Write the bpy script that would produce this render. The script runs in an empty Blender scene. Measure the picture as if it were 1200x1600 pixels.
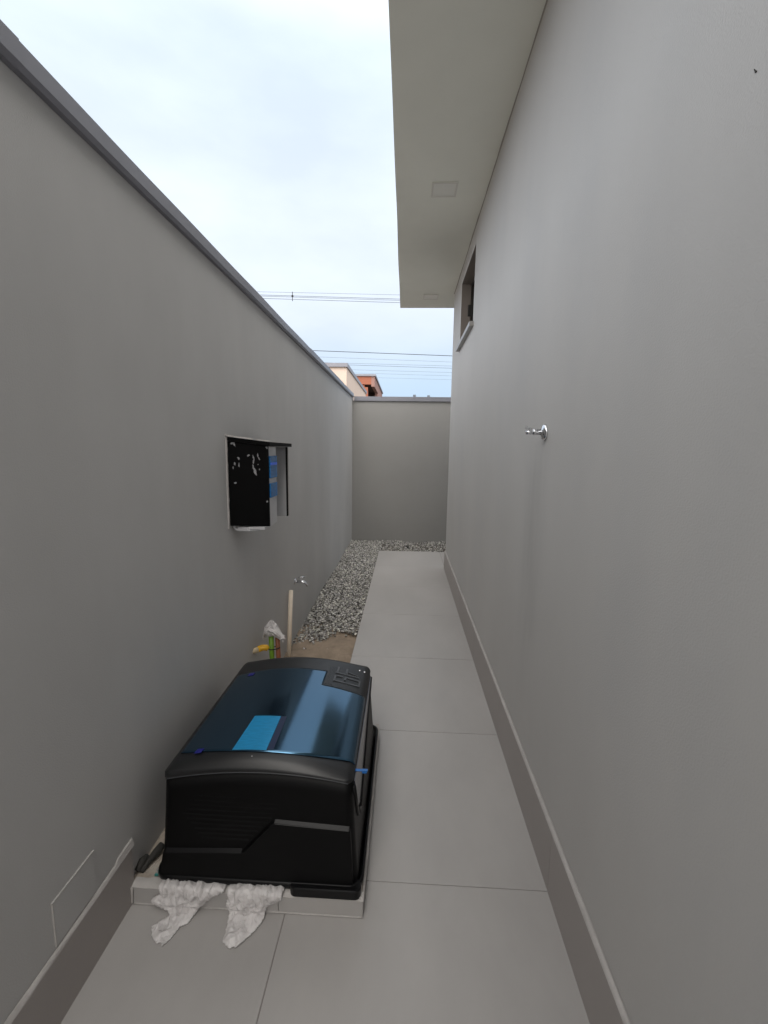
import bpy, bmesh, math, random
import numpy as np
from mathutils import Vector, Matrix, noise
rnd = random.Random(7)
S = bpy.context.scene
# ------------------------------------------------------------------ camera
PITCH, YAW, ROLL, F_PX = 0.1431, 0.0460, 0.0147, 690.87
cd = bpy.data.cameras.new("camera")
cd.sensor_fit = 'VERTICAL'; cd.sensor_height = 36.0; cd.sensor_width = 27.0
cd.lens = F_PX / 1600.0 * 36.0
cd.clip_start = 0.05; cd.clip_end = 3000
cam = bpy.data.objects.new("camera", cd); S.collection.objects.link(cam); S.camera = cam
Fw = Vector((-math.sin(YAW)*math.cos(PITCH), math.cos(YAW)*math.cos(PITCH), -math.sin(PITCH)))
Xa = Vector((math.cos(YAW), math.sin(YAW), 0)); Ya = Xa.cross(Fw)
c_, s_ = math.cos(ROLL), math.sin(ROLL)
X2 = c_*Xa + s_*Ya; Y2 = -s_*Xa + c_*Ya
M = Matrix((X2, Y2, -Fw)).transposed().to_4x4(); M.translation = Vector((0, 0, 1.5))
cam.matrix_world = M
# ------------------------------------------------------------------ sky
SUN_EL, SUN_AZ = math.radians(52), math.radians(166)
w = bpy.data.worlds.new("World"); S.world = w; w.use_nodes = True
nt = w.node_tree; nt.nodes.clear()
def N(t, typ, **kw):
    n = t.nodes.new(typ)
    for k, v in kw.items(): setattr(n, k, v)
    return n
out = N(nt, 'ShaderNodeOutputWorld'); bg = N(nt, 'ShaderNodeBackground')
sky = N(nt, 'ShaderNodeTexSky', sky_type='NISHITA', sun_disc=False)
sky.sun_elevation = SUN_EL; sky.sun_rotation = SUN_AZ; sky.air_density = 1.0; sky.dust_density = 2.0
tc = N(nt, 'ShaderNodeTexCoord'); sep = N(nt, 'ShaderNodeSeparateXYZ')
nt.links.new(tc.outputs['Generated'], sep.inputs[0])
mp = N(nt, 'ShaderNodeMapping'); mp.inputs['Scale'].default_value = (1, 1, 2.6); mp.inputs['Location'].default_value = (0.7, 0.2, 0.4)
nt.links.new(tc.outputs['Generated'], mp.inputs[0])
nz = N(nt, 'ShaderNodeTexNoise'); nz.inputs['Scale'].default_value = 1.7; nz.inputs['Detail'].default_value = 7; nz.inputs['Roughness'].default_value = .55
nt.links.new(mp.outputs[0], nz.inputs[0])
# clouds: brighter up high, softer and bluer towards the horizon
crv = N(nt, 'ShaderNodeValToRGB'); e = crv.color_ramp.elements
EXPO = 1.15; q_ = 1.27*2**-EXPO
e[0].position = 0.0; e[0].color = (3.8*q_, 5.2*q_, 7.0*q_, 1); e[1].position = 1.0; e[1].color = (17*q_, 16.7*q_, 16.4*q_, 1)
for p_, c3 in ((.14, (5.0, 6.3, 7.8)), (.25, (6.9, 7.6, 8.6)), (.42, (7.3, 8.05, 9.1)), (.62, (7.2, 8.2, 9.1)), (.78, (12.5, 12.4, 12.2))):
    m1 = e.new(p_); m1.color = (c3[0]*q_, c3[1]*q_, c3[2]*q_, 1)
nt.links.new(sep.outputs['Z'], crv.inputs[0])
fr = N(nt, 'ShaderNodeMapRange'); fr.inputs['From Min'].default_value = .33; fr.inputs['From Max'].default_value = .62
fr.inputs['To Min'].default_value = .86; fr.inputs['To Max'].default_value = 1.0
nt.links.new(nz.outputs['Fac'], fr.inputs[0])
mx = N(nt, 'ShaderNodeMixRGB'); nt.links.new(fr.outputs[0], mx.inputs[0])
sk2 = N(nt, 'ShaderNodeMixRGB', blend_type='MULTIPLY'); sk2.inputs[0].default_value = 1; sk2.inputs[2].default_value = (1.0, 1.0, 1.0, 1)
nt.links.new(sky.outputs[0], sk2.inputs[1])
nt.links.new(sk2.outputs[0], mx.inputs[1]); nt.links.new(crv.outputs[0], mx.inputs[2])
# soft grey undersides of clouds
nz2 = N(nt, 'ShaderNodeTexNoise'); nz2.inputs['Scale'].default_value = 3.4; nz2.inputs['Detail'].default_value = 6
nt.links.new(mp.outputs[0], nz2.inputs[0])
fr2 = N(nt, 'ShaderNodeMapRange'); fr2.inputs['From Min'].default_value = .3; fr2.inputs['From Max'].default_value = .7
fr2.inputs['To Min'].default_value = .95; fr2.inputs['To Max'].default_value = 1.04
nt.links.new(nz2.outputs['Fac'], fr2.inputs[0])
mul = N(nt, 'ShaderNodeMixRGB', blend_type='MULTIPLY'); mul.inputs[0].default_value = 1
nt.links.new(mx.outputs[0], mul.inputs[1]); nt.links.new(fr2.outputs[0], mul.inputs[2])
# sun side of the sky, unseen behind the camera, raised as added wall fill
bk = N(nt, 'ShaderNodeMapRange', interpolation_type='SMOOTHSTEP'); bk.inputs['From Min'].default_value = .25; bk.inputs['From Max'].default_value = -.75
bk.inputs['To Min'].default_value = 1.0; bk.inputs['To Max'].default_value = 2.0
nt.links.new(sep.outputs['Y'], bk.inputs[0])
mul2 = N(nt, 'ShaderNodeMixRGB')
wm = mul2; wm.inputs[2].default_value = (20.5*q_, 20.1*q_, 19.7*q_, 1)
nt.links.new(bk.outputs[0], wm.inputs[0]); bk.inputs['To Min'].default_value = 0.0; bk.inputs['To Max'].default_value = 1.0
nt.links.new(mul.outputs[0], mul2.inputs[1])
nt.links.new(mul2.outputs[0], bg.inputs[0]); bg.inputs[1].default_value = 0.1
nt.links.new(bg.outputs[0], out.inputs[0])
sd = bpy.data.lights.new("sun", 'SUN'); sd.energy = 1.1; sd.angle = math.radians(50); sd.color = (1, .95, .88)
sun = bpy.data.objects.new("sun", sd); S.collection.objects.link(sun)
sun.rotation_euler = (math.radians(90)-SUN_EL, 0, math.pi - SUN_AZ + 0.0)
S.view_settings.view_transform = 'Standard'; S.view_settings.look = 'None'
S.view_settings.exposure = EXPO; S.view_settings.gamma = 1.0
try: S.view_settings.use_curve_mapping = False
except Exception: pass

# ------------------------------------------------------------------ materials
def mat(name, col, rough=.7, metal=0., var=.0, vscale=3., bump=0., bscale=60., detail=4., spec=.5, coat=0., stain=0.,
        stain_col=None, stain_scale=2., bdist=.002, rvar=0., trans=0., stretch=None, bump2=0., b2scale=4.):
    m = bpy.data.materials.new(name); m.use_nodes = True
    t = m.node_tree; b = t.nodes['Principled BSDF']
    b.inputs['Base Color'].default_value = (*col, 1); b.inputs['Roughness'].default_value = rough
    b.inputs['Metallic'].default_value = metal; b.inputs['Specular IOR Level'].default_value = spec
    b.inputs['Coat Weight'].default_value = coat; b.inputs['Transmission Weight'].default_value = trans
    co = N(t, 'ShaderNodeTexCoord'); vec = co.outputs['Object']
    if stretch:
        mm = N(t, 'ShaderNodeMapping'); mm.inputs['Scale'].default_value = stretch
        t.links.new(vec, mm.inputs[0]); vec = mm.outputs[0]
    src = None
    if var:
        n = N(t, 'ShaderNodeTexNoise'); n.inputs['Scale'].default_value = vscale; n.inputs['Detail'].default_value = detail
        n.inputs['Roughness'].default_value = .6
        t.links.new(vec, n.inputs[0])
        r = N(t, 'ShaderNodeMapRange'); r.inputs['From Min'].default_value = .25; r.inputs['From Max'].default_value = .75
        r.inputs['To Min'].default_value = 1-var; r.inputs['To Max'].default_value = 1+var
        t.links.new(n.outputs['Fac'], r.inputs[0])
        x = N(t, 'ShaderNodeMixRGB', blend_type='MULTIPLY'); x.inputs[0].default_value = 1
        x.inputs[1].default_value = (*col, 1); t.links.new(r.outputs[0], x.inputs[2])
        src = x.outputs[0]
        if rvar:
            rr = N(t, 'ShaderNodeMapRange'); rr.inputs['From Min'].default_value = .25; rr.inputs['From Max'].default_value = .75
            rr.inputs['To Min'].default_value = rough-rvar; rr.inputs['To Max'].default_value = rough+rvar
            t.links.new(n.outputs['Fac'], rr.inputs[0]); t.links.new(rr.outputs[0], b.inputs['Roughness'])
    if stain:
        n = N(t, 'ShaderNodeTexNoise'); n.inputs['Scale'].default_value = stain_scale; n.inputs['Detail'].default_value = 8
        n.inputs['Roughness'].default_value = .65
        t.links.new(vec, n.inputs[0])
        r = N(t, 'ShaderNodeMapRange'); r.inputs['From Min'].default_value = .52; r.inputs['From Max'].default_value = .72
        r.inputs['To Min'].default_value = 0; r.inputs['To Max'].default_value = stain
        t.links.new(n.outputs['Fac'], r.inputs[0])
        x = N(t, 'ShaderNodeMixRGB'); t.links.new(r.outputs[0], x.inputs[0])
        if src: t.links.new(src, x.inputs[1])
        else: x.inputs[1].default_value = (*col, 1)
        x.inputs[2].default_value = (*(stain_col or [c*.5 for c in col]), 1)
        src = x.outputs[0]
    if src: t.links.new(src, b.inputs['Base Color'])
    if bump:
        n = N(t, 'ShaderNodeTexNoise'); n.inputs['Scale'].default_value = bscale; n.inputs['Detail'].default_value = 3
        t.links.new(co.outputs['Object'], n.inputs[0])
        bp = N(t, 'ShaderNodeBump'); bp.inputs['Strength'].default_value = bump; bp.inputs['Distance'].default_value = bdist
        t.links.new(n.outputs['Fac'], bp.inputs['Height'])
        if bump2:
            n2 = N(t, 'ShaderNodeTexNoise'); n2.inputs['Scale'].default_value = b2scale; n2.inputs['Detail'].default_value = 2
            t.links.new(co.outputs['Object'], n2.inputs[0])
            bq = N(t, 'ShaderNodeBump'); bq.inputs['Strength'].default_value = bump2; bq.inputs['Distance'].default_value = .01
            t.links.new(n2.outputs['Fac'], bq.inputs['Height']); t.links.new(bq.outputs[0], bp.inputs['Normal'])
        t.links.new(bp.outputs[0], b.inputs['Normal'])
    return m

MT = {}
MT['paint_l'] = mat('grey_wall_paint', (.49, .482, .474), .75, var=.08, vscale=1.6, stretch=(1, 1, .45), bump=.45, bscale=260, bdist=.0015, stain=.35,
                    stain_col=(.44, .437, .435), stain_scale=1.7, bump2=.25, b2scale=3)
MT['paint_r'] = mat('house_wall_paint', (.50, .488, .474), .65, var=.045, vscale=1.8, stretch=(1, 1, .5), bump=.45, bscale=230, bdist=.0018, stain=.4,
                    stain_col=(.45, .45, .455), stain_scale=1.5, bump2=.25, b2scale=2.5)
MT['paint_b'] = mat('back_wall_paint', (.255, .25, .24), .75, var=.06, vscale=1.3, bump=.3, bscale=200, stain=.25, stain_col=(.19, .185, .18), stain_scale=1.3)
MT['soffit'] = mat('soffit_paint', (.86, .87, .79), .8, var=.05, vscale=1.3, bump=.2, bscale=80, bump2=.35, b2scale=3)
MT['fillet'] = mat('caulk', (.33, .31, .28), .8)
MT['light_panel'] = mat('light_diffuser', (.86, .86, .80), .35)
MT['light_trim'] = mat('light_trim', (.76, .75, .69), .5)
MT['tile'] = mat('porcelain_tile', (.38, .365, .354), .42, var=.10, vscale=1.6, detail=8, bump=.06, bscale=300, rvar=.07, spec=.45,
                 stain=.2, stain_col=(.385, .36, .335), stain_scale=3.0, stretch=(1.6, .8, 1))
MT['skirt'] = mat('skirting_tile', (.35, .32, .305), .45, var=.05, vscale=2.4, detail=8, spec=.45)
MT['scrape'] = mat('bare_scrape', (.26, .26, .27), .8, var=.3, vscale=120)
MT['grout'] = mat('grout', (.27, .25, .24), .9)
MT['plaster'] = mat('light_mortar', (.42, .40, .385), .9, var=.12, vscale=12, bump=.6, bscale=90, bdist=.004)
MT['coping'] = mat('grey_sheet_metal', (.235, .235, .265), .45, .2, var=.1, vscale=2.5, bump=.1, bscale=8)
MT['concrete'] = mat('rough_concrete', (.36, .31, .26), .95, var=.2, vscale=14, bump=.9, bscale=70, bdist=.006, stain=.5, stain_col=(.42, .42, .38), stain_scale=7)
MT['sand'] = mat('sandy_dirt', (.30, .235, .175), 1., var=.2, vscale=9, bump=1, bscale=120, bdist=.006, stain=.6, stain_col=(.16, .125, .095), stain_scale=6)
MT['earth'] = mat('earth', (.10, .085, .07), 1., var=.3, vscale=3)
MT['black'] = mat('black_plastic', (.0014, .0014, .0017), .46, var=.1, vscale=8, bump=.25, bscale=420, bdist=.0006, spec=.16)
MT['lidblack'] = mat('lid_plastic', (.0035, .004, .005), .42, bump=.18, bscale=500, bdist=.0004, spec=.62, var=.1, vscale=5, rvar=.05)
MT['rim'] = mat('rim_plastic', (.003, .003, .0036), .36, spec=.25)
MT['cladding'] = mat('cladding_plastic', (.004, .004, .005), .36, spec=.22, bump=.15, bscale=500, bdist=.0004)
MT['edge'] = mat('plastic_edge_highlight', (.055, .058, .064), .4)  # lighter grey carries the painted highlight on lip and letters
MT['film'] = mat('blue_film', (.0001, .0012, .004), .12, spec=1., var=.15, vscale=4, rvar=.05)
fb = MT['film'].node_tree.nodes['Principled BSDF']
fb.inputs['IOR'].default_value = 1.88; fb.inputs['Specular Tint'].default_value = (.32, .66, 1, 1)
MT['sticker'] = mat('cyan_label', (.008, .21, .43), .35, var=.2, vscale=30, stretch=(1, 6, 1))
MT['labelshade'] = mat('label_shade_blue', (.002, .012, .05), .4)
MT['blue'] = mat('blue_tape', (.008, .11, .36), .35)
MT['deepblue'] = mat('deep_blue_mark', (.008, .01, .16), .4)
MT['sidesheen'] = mat('side_reflection', (.10, .10, .12), .25, spec=.6)  # grey stands for the sheen on the lid's rounded side
MT['plastic'] = mat('crumpled_white_plastic', (.86, .83, .825), .24, var=.16, vscale=26, bump=1., bscale=75, bdist=.007)
pm = MT['plastic'].node_tree; pb = pm.nodes['Principled BSDF']; pb.inputs['Alpha'].default_value = .80; pb.inputs['Transmission Weight'].default_value = .15
pb.inputs['Subsurface Weight'].default_value = .3; pb.inputs['Subsurface Radius'].default_value = (.01, .01, .01); pb.inputs['Subsurface Scale'].default_value = .6
MT['pvc'] = mat('cream_pvc', (.86, .74, .60), .45, var=.05, vscale=8)
MT['green'] = mat('green_conduit', (.17, .33, .03), .4, var=.1, vscale=20)
MT['brown'] = mat('terracotta_pipe', (.26, .085, .035), .45, var=.15, vscale=12)
MT['yellow'] = mat('yellow_conduit', (.75, .42, .03), .4, var=.15, vscale=25)
MT['beige'] = mat('beige_conduit', (.52, .42, .27), .5, var=.1, vscale=20)
MT['chrome'] = mat('chrome', (.72, .73, .75), .10, 1.)
MT['cab_black'] = mat('cabinet_black', (.0012, .0012, .0014), .6, spec=.1)
MT['cab_grey'] = mat('cabinet_grey', (.52, .52, .53), .5, var=.06, vscale=20)
MT['blue_cover'] = mat('blue_translucent_cover', (.012, .14, .38), .22, spec=.6, var=.25, vscale=25, stretch=(1, 1, 5))
MT['blue_bright'] = mat('bright_blue_band', (.03, .16, .95), .3)
MT['cream'] = mat('cream_render', (.62, .50, .42), .85, var=.04, vscale=1)
MT['terra'] = mat('terracotta_render', (.33, .115, .068), .85, var=.05, vscale=1)
MT['mauve'] = mat('mauve_render', (.30, .17, .145), .85)
MT['darkroom'] = mat('dark_brown', (.035, .016, .012), .8)
MT['cable'] = mat('cable_black', (.02, .02, .022), .7)
MT['cable_grey'] = mat('cable_aluminium', (.13, .15, .18), .6)
MT['glass'] = mat('window_glass', (.03, .028, .025), .08)
MT['frame'] = mat('bronze_frame', (.05, .042, .036), .4, .3)
MT['reveal'] = mat('window_reveal', (.26, .225, .20), .75, bump=.3, bscale=120)
MT['stone_sill'] = mat('stone_sill', (.29, .275, .26), .35, var=.1, vscale=30)
MT['mark'] = mat('dark_mark', (.03, .028, .025), .8)
MT['teal'] = mat('teal_scrap', (.03, .22, .20), .5)

# faint dirt streak running down the house wall under the outlet
t = MT['paint_r'].node_tree; b_ = t.nodes['Principled BSDF']; old = b_.inputs['Base Color'].links[0].from_socket
co = N(t, 'ShaderNodeTexCoord'); sp_ = N(t, 'ShaderNodeSeparateXYZ'); t.links.new(co.outputs['Object'], sp_.inputs[0])
def mth(op, a, b=None, clamp=False):
    n = N(t, 'ShaderNodeMath', operation=op); n.use_clamp = clamp
    for i, v in enumerate((a, b)):
        if v is None: continue
        if isinstance(v, (int, float)): n.inputs[i].default_value = v
        else: t.links.new(v, n.inputs[i])
    return n.outputs[0]
ns = N(t, 'ShaderNodeTexNoise'); ns.inputs['Scale'].default_value = 5; mg = N(t, 'ShaderNodeMapping'); mg.inputs['Scale'].default_value = (1, 5, .6)
t.links.new(co.outputs['Object'], mg.inputs[0]); t.links.new(mg.outputs[0], ns.inputs[0])
dy_ = mth('ABSOLUTE', mth('SUBTRACT', sp_.outputs['Y'], 1.84))
wy0 = mth('SUBTRACT', 1.0, mth('DIVIDE', dy_, .21), True); wy = mth('MULTIPLY', wy0, mth('MULTIPLY', wy0, mth('SUBTRACT', 3.0, mth('MULTIPLY', wy0, 2.0))))
below = mth('DIVIDE', mth('SUBTRACT', 1.56, sp_.outputs['Z']), .15, True); fade = mth('DIVIDE', mth('SUBTRACT', sp_.outputs['Z'], .35), .6, True)
amt = mth('MULTIPLY', mth('MULTIPLY', mth('MULTIPLY', wy, below), fade), mth('MULTIPLY', ns.outputs['Fac'], .36))
mxs = N(t, 'ShaderNodeMixRGB'); t.links.new(amt, mxs.inputs[0]); t.links.new(old, mxs.inputs[1]); mxs.inputs[2].default_value = (.20, .20, .20, 1)
t.links.new(mxs.outputs[0], b_.inputs['Base Color'])

# ------------------------------------------------------------------ helpers
def link(o, parent=None):
    S.collection.objects.link(o)
    if parent: o.parent = parent
    return o
def tag(o, label=None, cat=None, group=None, kind=None):
    if label: o['label'] = label
    if cat: o['category'] = cat
    if group: o['group'] = group
    if kind: o['kind'] = kind
    return o
def obj(name, bm, m, parent=None, smooth=False, bevel=0, loc=None):
    if bevel: bmesh.ops.bevel(bm, geom=[e for e in bm.edges if e.is_manifold and e.calc_face_angle(0) > .5], offset=bevel, segments=2, affect='EDGES', clamp_overlap=True)
    bmesh.ops.recalc_face_normals(bm, faces=bm.faces[:])
    me = bpy.data.meshes.new(name); bm.to_mesh(me); bm.free()
    for mm in (m if isinstance(m, (list, tuple)) else [m]): me.materials.append(mm)
    if smooth:
        for p in me.polygons: p.use_smooth = True
    o = bpy.data.objects.new(name, me)
    return link(o, parent)
def empty(name, loc=(0, 0, 0)):
    o = bpy.data.objects.new(name, None); o.location = loc; o.empty_display_size = .1
    return link(o)
def childify(root):      # root has a location; children built in world coordinates get the inverse offset baked
    for ch in root.children:
        if ch.type == 'MESH' and not ch.get('_done'):
            ch.data.transform(Matrix.Translation(-root.location))
            for g in ch.children:
                if g.type == 'MESH': g.data.transform(Matrix.Translation(-root.location))
def box(bm, x0, x1, y0, y1, z0, z1, mi=0):
    vs = [bm.verts.new(p) for p in ((x0,y0,z0),(x1,y0,z0),(x1,y1,z0),(x0,y1,z0),(x0,y0,z1),(x1,y0,z1),(x1,y1,z1),(x0,y1,z1))]
    fs = [(0,3,2,1),(4,5,6,7),(0,1,5,4),(1,2,6,5),(2,3,7,6),(3,0,4,7)]
    for f in fs:
        q = bm.faces.new([vs[i] for i in f]); q.material_index = mi
def B(*bs):
    bm = bmesh.new()
    for b in bs: box(bm, *b)
    return bm
def prism(bm, pts, vec, mi=0):
    a = [bm.verts.new(p) for p in pts]; b = [bm.verts.new(Vector(p)+Vector(vec)) for p in pts]
    bm.faces.new(a); bm.faces.new(b[::-1])
    for i in range(len(a)):
        j = (i+1) % len(a); bm.faces.new((a[i], b[i], b[j], a[j]))
def tube(bm, pts, rad, seg=12, cap=True):
    pts = [Vector(p) for p in pts]; rings = []
    rads = rad if isinstance(rad, (list, tuple)) else [rad]*len(pts)
    up = None
    for i, p in enumerate(pts):
        d = (pts[min(i+1, len(pts)-1)] - pts[max(i-1, 0)]).normalized()
        if up is None:
            up = Vector((0, 0, 1)) if abs(d.z) < .9 else Vector((0, 1, 0))
        s = d.cross(up).normalized(); u = s.cross(d).normalized(); up = u
        rings.append([bm.verts.new(p + rads[i]*(math.cos(a)*s + math.sin(a)*u)) for a in [2*math.pi*k/seg for k in range(seg)]])
    for a, b in zip(rings, rings[1:]):
        for k in range(seg): bm.faces.new((a[k], a[(k+1) % seg], b[(k+1) % seg], b[k]))
    if cap: bm.faces.new(rings[0][::-1]); bm.faces.new(rings[-1])
def grid_sheet(bm, nu, nv, fn):
    g = [[bm.verts.new(fn(i/nu, j/nv)) for j in range(nv+1)] for i in range(nu+1)]
    for i in range(nu):
        for j in range(nv): bm.faces.new((g[i][j], g[i+1][j], g[i+1][j+1], g[i][j+1]))

# ------------------------------------------------------------------ key dimensions
XL = -.88           # left wall face
XR = .534           # house wall face
YB = 7.35           # back wall face
ZG = -.075          # earth level beside the path
TOPW = 2.318

# ground, to the horizon
bm = bmesh.new()
v = [bm.verts.new(p) for p in ((-1500,-1500,ZG-.03),(1500,-1500,ZG-.03),(1500,1500,ZG-.03),(-1500,1500,ZG-.03))]; bm.faces.new(v)
tag(obj('ground', bm, MT['earth']), kind='structure')

# path: porcelain tiles with real open joints over a grout bed
T, T0 = .8408, 1.346
bm = bmesh.new(); J = .0016
bm2rows = [T0 + T*k for k in range(-7, 7)]
ZT = 0.0
for r0 in bm2rows:
    r1 = r0 + T
    cols = []
    if r0 + .01 < 1.2: cols.append((-.878, -.3585)); 
    cols.append((-.3585, .533))
    if r0 > 5.4: cols.append((.5345, 1.05)); cols.append((1.05, 1.9))
    if r0 > 6.0: continue
    for (a, b) in cols:
        y0, y1 = r0 + J, r1 - J
        dz = rnd.uniform(-.0004, .0004)
        x0, x1 = a+J, b-J
        if a < -.5: y1 = min(y1, 1.2285)
        box(bm, x0, x1, y0, y1, -.012, dz)
bmesh.ops.bevel(bm, geom=bm.edges[:], offset=.0008, segments=1, affect='EDGES')
nf = len(bm.faces)
box(bm, -.360, .5335, -4.6, 6.36, -.12, -.0035, 1); box(bm, .5335, 1.9, 5.52, 6.36, -.12, -.0035, 1); box(bm, -.8795, -.360, -4.6, 1.2195, -.12, -.0035, 1)
tag(obj('path', bm, [MT['tile'], MT['grout']]), kind='structure')

# sandy dirt patch (plain dirt between plinth and gravel)
def zdirt(x, y):
    n = noise.noise(Vector((x*5, y*5, 0)))*.012 + noise.noise(Vector((x*17, y*17, 3)))*.006
    return ZG + .012 + n + .012*max(0, (3.2-y))
bm = bmesh.new()
grid_sheet(bm, 40, 130, lambda u, v: (XL+.0 + u*(.5185), 2.0 + v*1.75, zdirt(XL+u*.5185, 2.0+v*1.75)))
tag(obj('sand', bm, MT['sand'], smooth=True), kind='structure')

# gravel: thousands of small stones as one body of stuff
def gravel():
    rs = np.random.RandomState(3)
    ico = bmesh.new(); bmesh.ops.create_icosphere(ico, subdivisions=1, radius=1)
    bv = np.array([v.co[:] for v in ico.verts]); bf = np.array([[v.index for v in f.verts] for f in ico.faces]); ico.free()
    P = []
    def edge_y(x): return 3.40 + .10*math.sin(x*9) + .05*math.sin(x*23+1) + (.16 if x > -.5 else 0)*((x+.5)/.15)
    for k in range(17500):
        if k < 13300: x = rs.uniform(XL+.004, -.362); y = rs.uniform(3.25, YB-.01)
        else: x = rs.uniform(-.4, 1.9); y = rs.uniform(6.37, YB-.01)
        if y < edge_y(x) + rs.normal()*.03: continue
        P.append((x, y, ZG + .012 + rs.uniform(0, .022) + .012*math.sin(x*7+y*3), 0))
    for k in range(16):    # strays on the dirt
        P.append((rs.uniform(XL+.03, -.37), rs.uniform(2.9, 3.4), zdirt(-.6, 3.1)+.004, 1))
    n = len(P); nv = len(bv)
    V = np.zeros((n*nv, 3)); C = np.zeros((n, 4)); C[:, 3] = 1
    for i, (x, y, z, st) in enumerate(P):
        r = rs.uniform(.0060, .0122)*(.8 if st else 1)
        s = r*np.array([rs.uniform(.8, 1.45), rs.uniform(.7, 1.1), rs.uniform(.5, .85)])
        q = bv * (1 + rs.uniform(-.22, .22, (nv, 1))) * s
        a, t = rs.uniform(0, 6.28), rs.normal()*.45
        ca, sa, ct, stt = math.cos(a), math.sin(a), math.cos(t), math.sin(t)
        q = q @ np.array([[1, 0, 0], [0, ct, stt], [0, -stt, ct]]).T @ np.array([[ca, -sa, 0], [sa, ca, 0], [0, 0, 1]]).T
        V[i*nv:(i+1)*nv] = q + (x, y, z)
        u = rs.rand()
        g = rs.uniform(.45, .75) if u < .25 else (rs.uniform(.25, .48) if u < .74 else rs.uniform(.08, .19))
        C[i, :3] = g*np.array([1.0, .97 + rs.uniform(-.02, .02), .91 + rs.uniform(-.06, .05)])
    Fc = (bf[None] + (np.arange(n)*nv)[:, None, None]).reshape(-1, 3)
    me = bpy.data.meshes.new('gravel')
    me.vertices.add(len(V)); me.vertices.foreach_set('co', V.ravel())
    me.loops.add(Fc.size); me.loops.foreach_set('vertex_index', Fc.ravel().astype(np.int32))
    me.polygons.add(len(Fc)); me.polygons.foreach_set('loop_start', np.arange(0, Fc.size, 3, dtype=np.int32))
    me.update(calc_edges=True)
    ca = me.color_attributes.new('stone', 'FLOAT_COLOR', 'CORNER')
    ca.data.foreach_set('color', np.repeat(C, len(bf)*3, axis=0).ravel().astype(np.float32))
    m = bpy.data.materials.new('gravel_stone'); m.use_nodes = True; t = m.node_tree
    at = N(t, 'ShaderNodeVertexColor', layer_name='stone')
    t.links.new(at.outputs[0], t.nodes['Principled BSDF'].inputs['Base Color']); t.nodes['Principled BSDF'].inputs['Roughness'].default_value = .8
    me.materials.append(m)
    o = link(bpy.data.objects.new('gravel', me))
    tag(o, kind='stuff', label='loose grey and white gravel along the foot of the boundary wall', cat='gravel')
gravel()

bm = bmesh.new(); tube(bm, [(.06, 6.86, ZG-.02), (.06, 6.86, ZG+.047)], .03, 14, cap=True)
tag(obj('drain_outlet', bm, MT['mark'], smooth=False), 'small black drain outlet among the stones before the back wall', 'drain')

# ------------------------------------------------------------------ left boundary wall
lw = empty('boundary_wall', (XL, 1.3, ZG))
tag(lw, 'long grey rendered side wall on the left with metal coping on top', 'wall')
obj('wall', B((XL-.15, XL, -6, YB+.15, -.2, TOPW)), MT['paint_l'], lw)
bm = bmesh.new()     # bent sheet coping with slight waviness, sheets overlapping
y = -6.0; ys = [-6, -2.0, 1.02, 4.05, YB-.02]
for i, (a, b) in enumerate(zip(ys, ys[1:])):
    n = 24; off = .0025*(i % 2)
    prof = [(XL-.165, TOPW-.012), (XL-.172-off, TOPW+.002), (XL-.172-off, TOPW+.055+off), (XL+.022+off, TOPW+.047+off), (XL+.024+off, TOPW+.002), (XL+.016, TOPW-.010)]
    rings = []
    for k in range(n+1):
        yy = a + (b + (.035 if i < 3 else 0) - a)*k/n
        wv = noise.noise(Vector((yy*1.7, i, 0)))*.003
        rings.append([bm.verts.new((x + (wv if x > XL else 0), yy, z + wv*.6)) for x, z in prof])
    for r, s in zip(rings, rings[1:]):
        for q in range(len(prof)): bm.faces.new((r[q], r[(q+1) % 6], s[(q+1) % 6], s[q]))
    bm.faces.new(rings[0]); bm.faces.new(rings[-1][::-1])
obj('coping', bm, MT['coping'], lw)
# skirting tile along the left floor, with rough mortar on its top
bm = bmesh.new()
for (a, b) in ((-4.6, -1.177), (-1.174, -.336), (-.333, .504), (.507, 1.236)): box(bm, XL, -.868, a, b, -.005, .192)
obj('skirting', bm, MT['skirt'], lw)
bm = bmesh.new()
def mort(u, v):
    y = -1.5 + u*2.752; n = noise.noise(Vector((y*9, v*2, 0)))
    wdt = .0105; hh = .006 + .010*max(0, n) + (.012 if y > 1.17 else 0)
    a = v*math.pi
    return (XL + .001 + wdt*(.5-.5*math.cos(a))*1.0 + (.003*n if v > .4 else 0), y, .190 + hh*math.sin(a)*(1 if v < .5 else .7) - (.0 if v < 1 else .001) + (.010*(1-v)))
grid_sheet(bm, 260, 6, mort)
obj('mortar_strip', bm, MT['plaster'], lw, smooth=True)
childify(lw)

# back wall
bw = empty('back_wall', (0, YB, ZG))
tag(bw, 'low grey wall closing the far end of the passage', 'wall')
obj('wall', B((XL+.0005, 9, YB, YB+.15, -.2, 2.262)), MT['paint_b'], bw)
bm = bmesh.new()
for (a, b, o_) in ((XL+.03, 1.9, 0), (1.88, 9, .002)):
    prism(bm, [(a, YB-.024-o_, 2.258), (a, YB-.03-o_, 2.326+o_), (a, YB+.17, 2.335+o_), (a, YB+.17, 2.262)], (b-a, 0, 0))
obj('coping', bm, MT['coping'], bw)
childify(bw)

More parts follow.
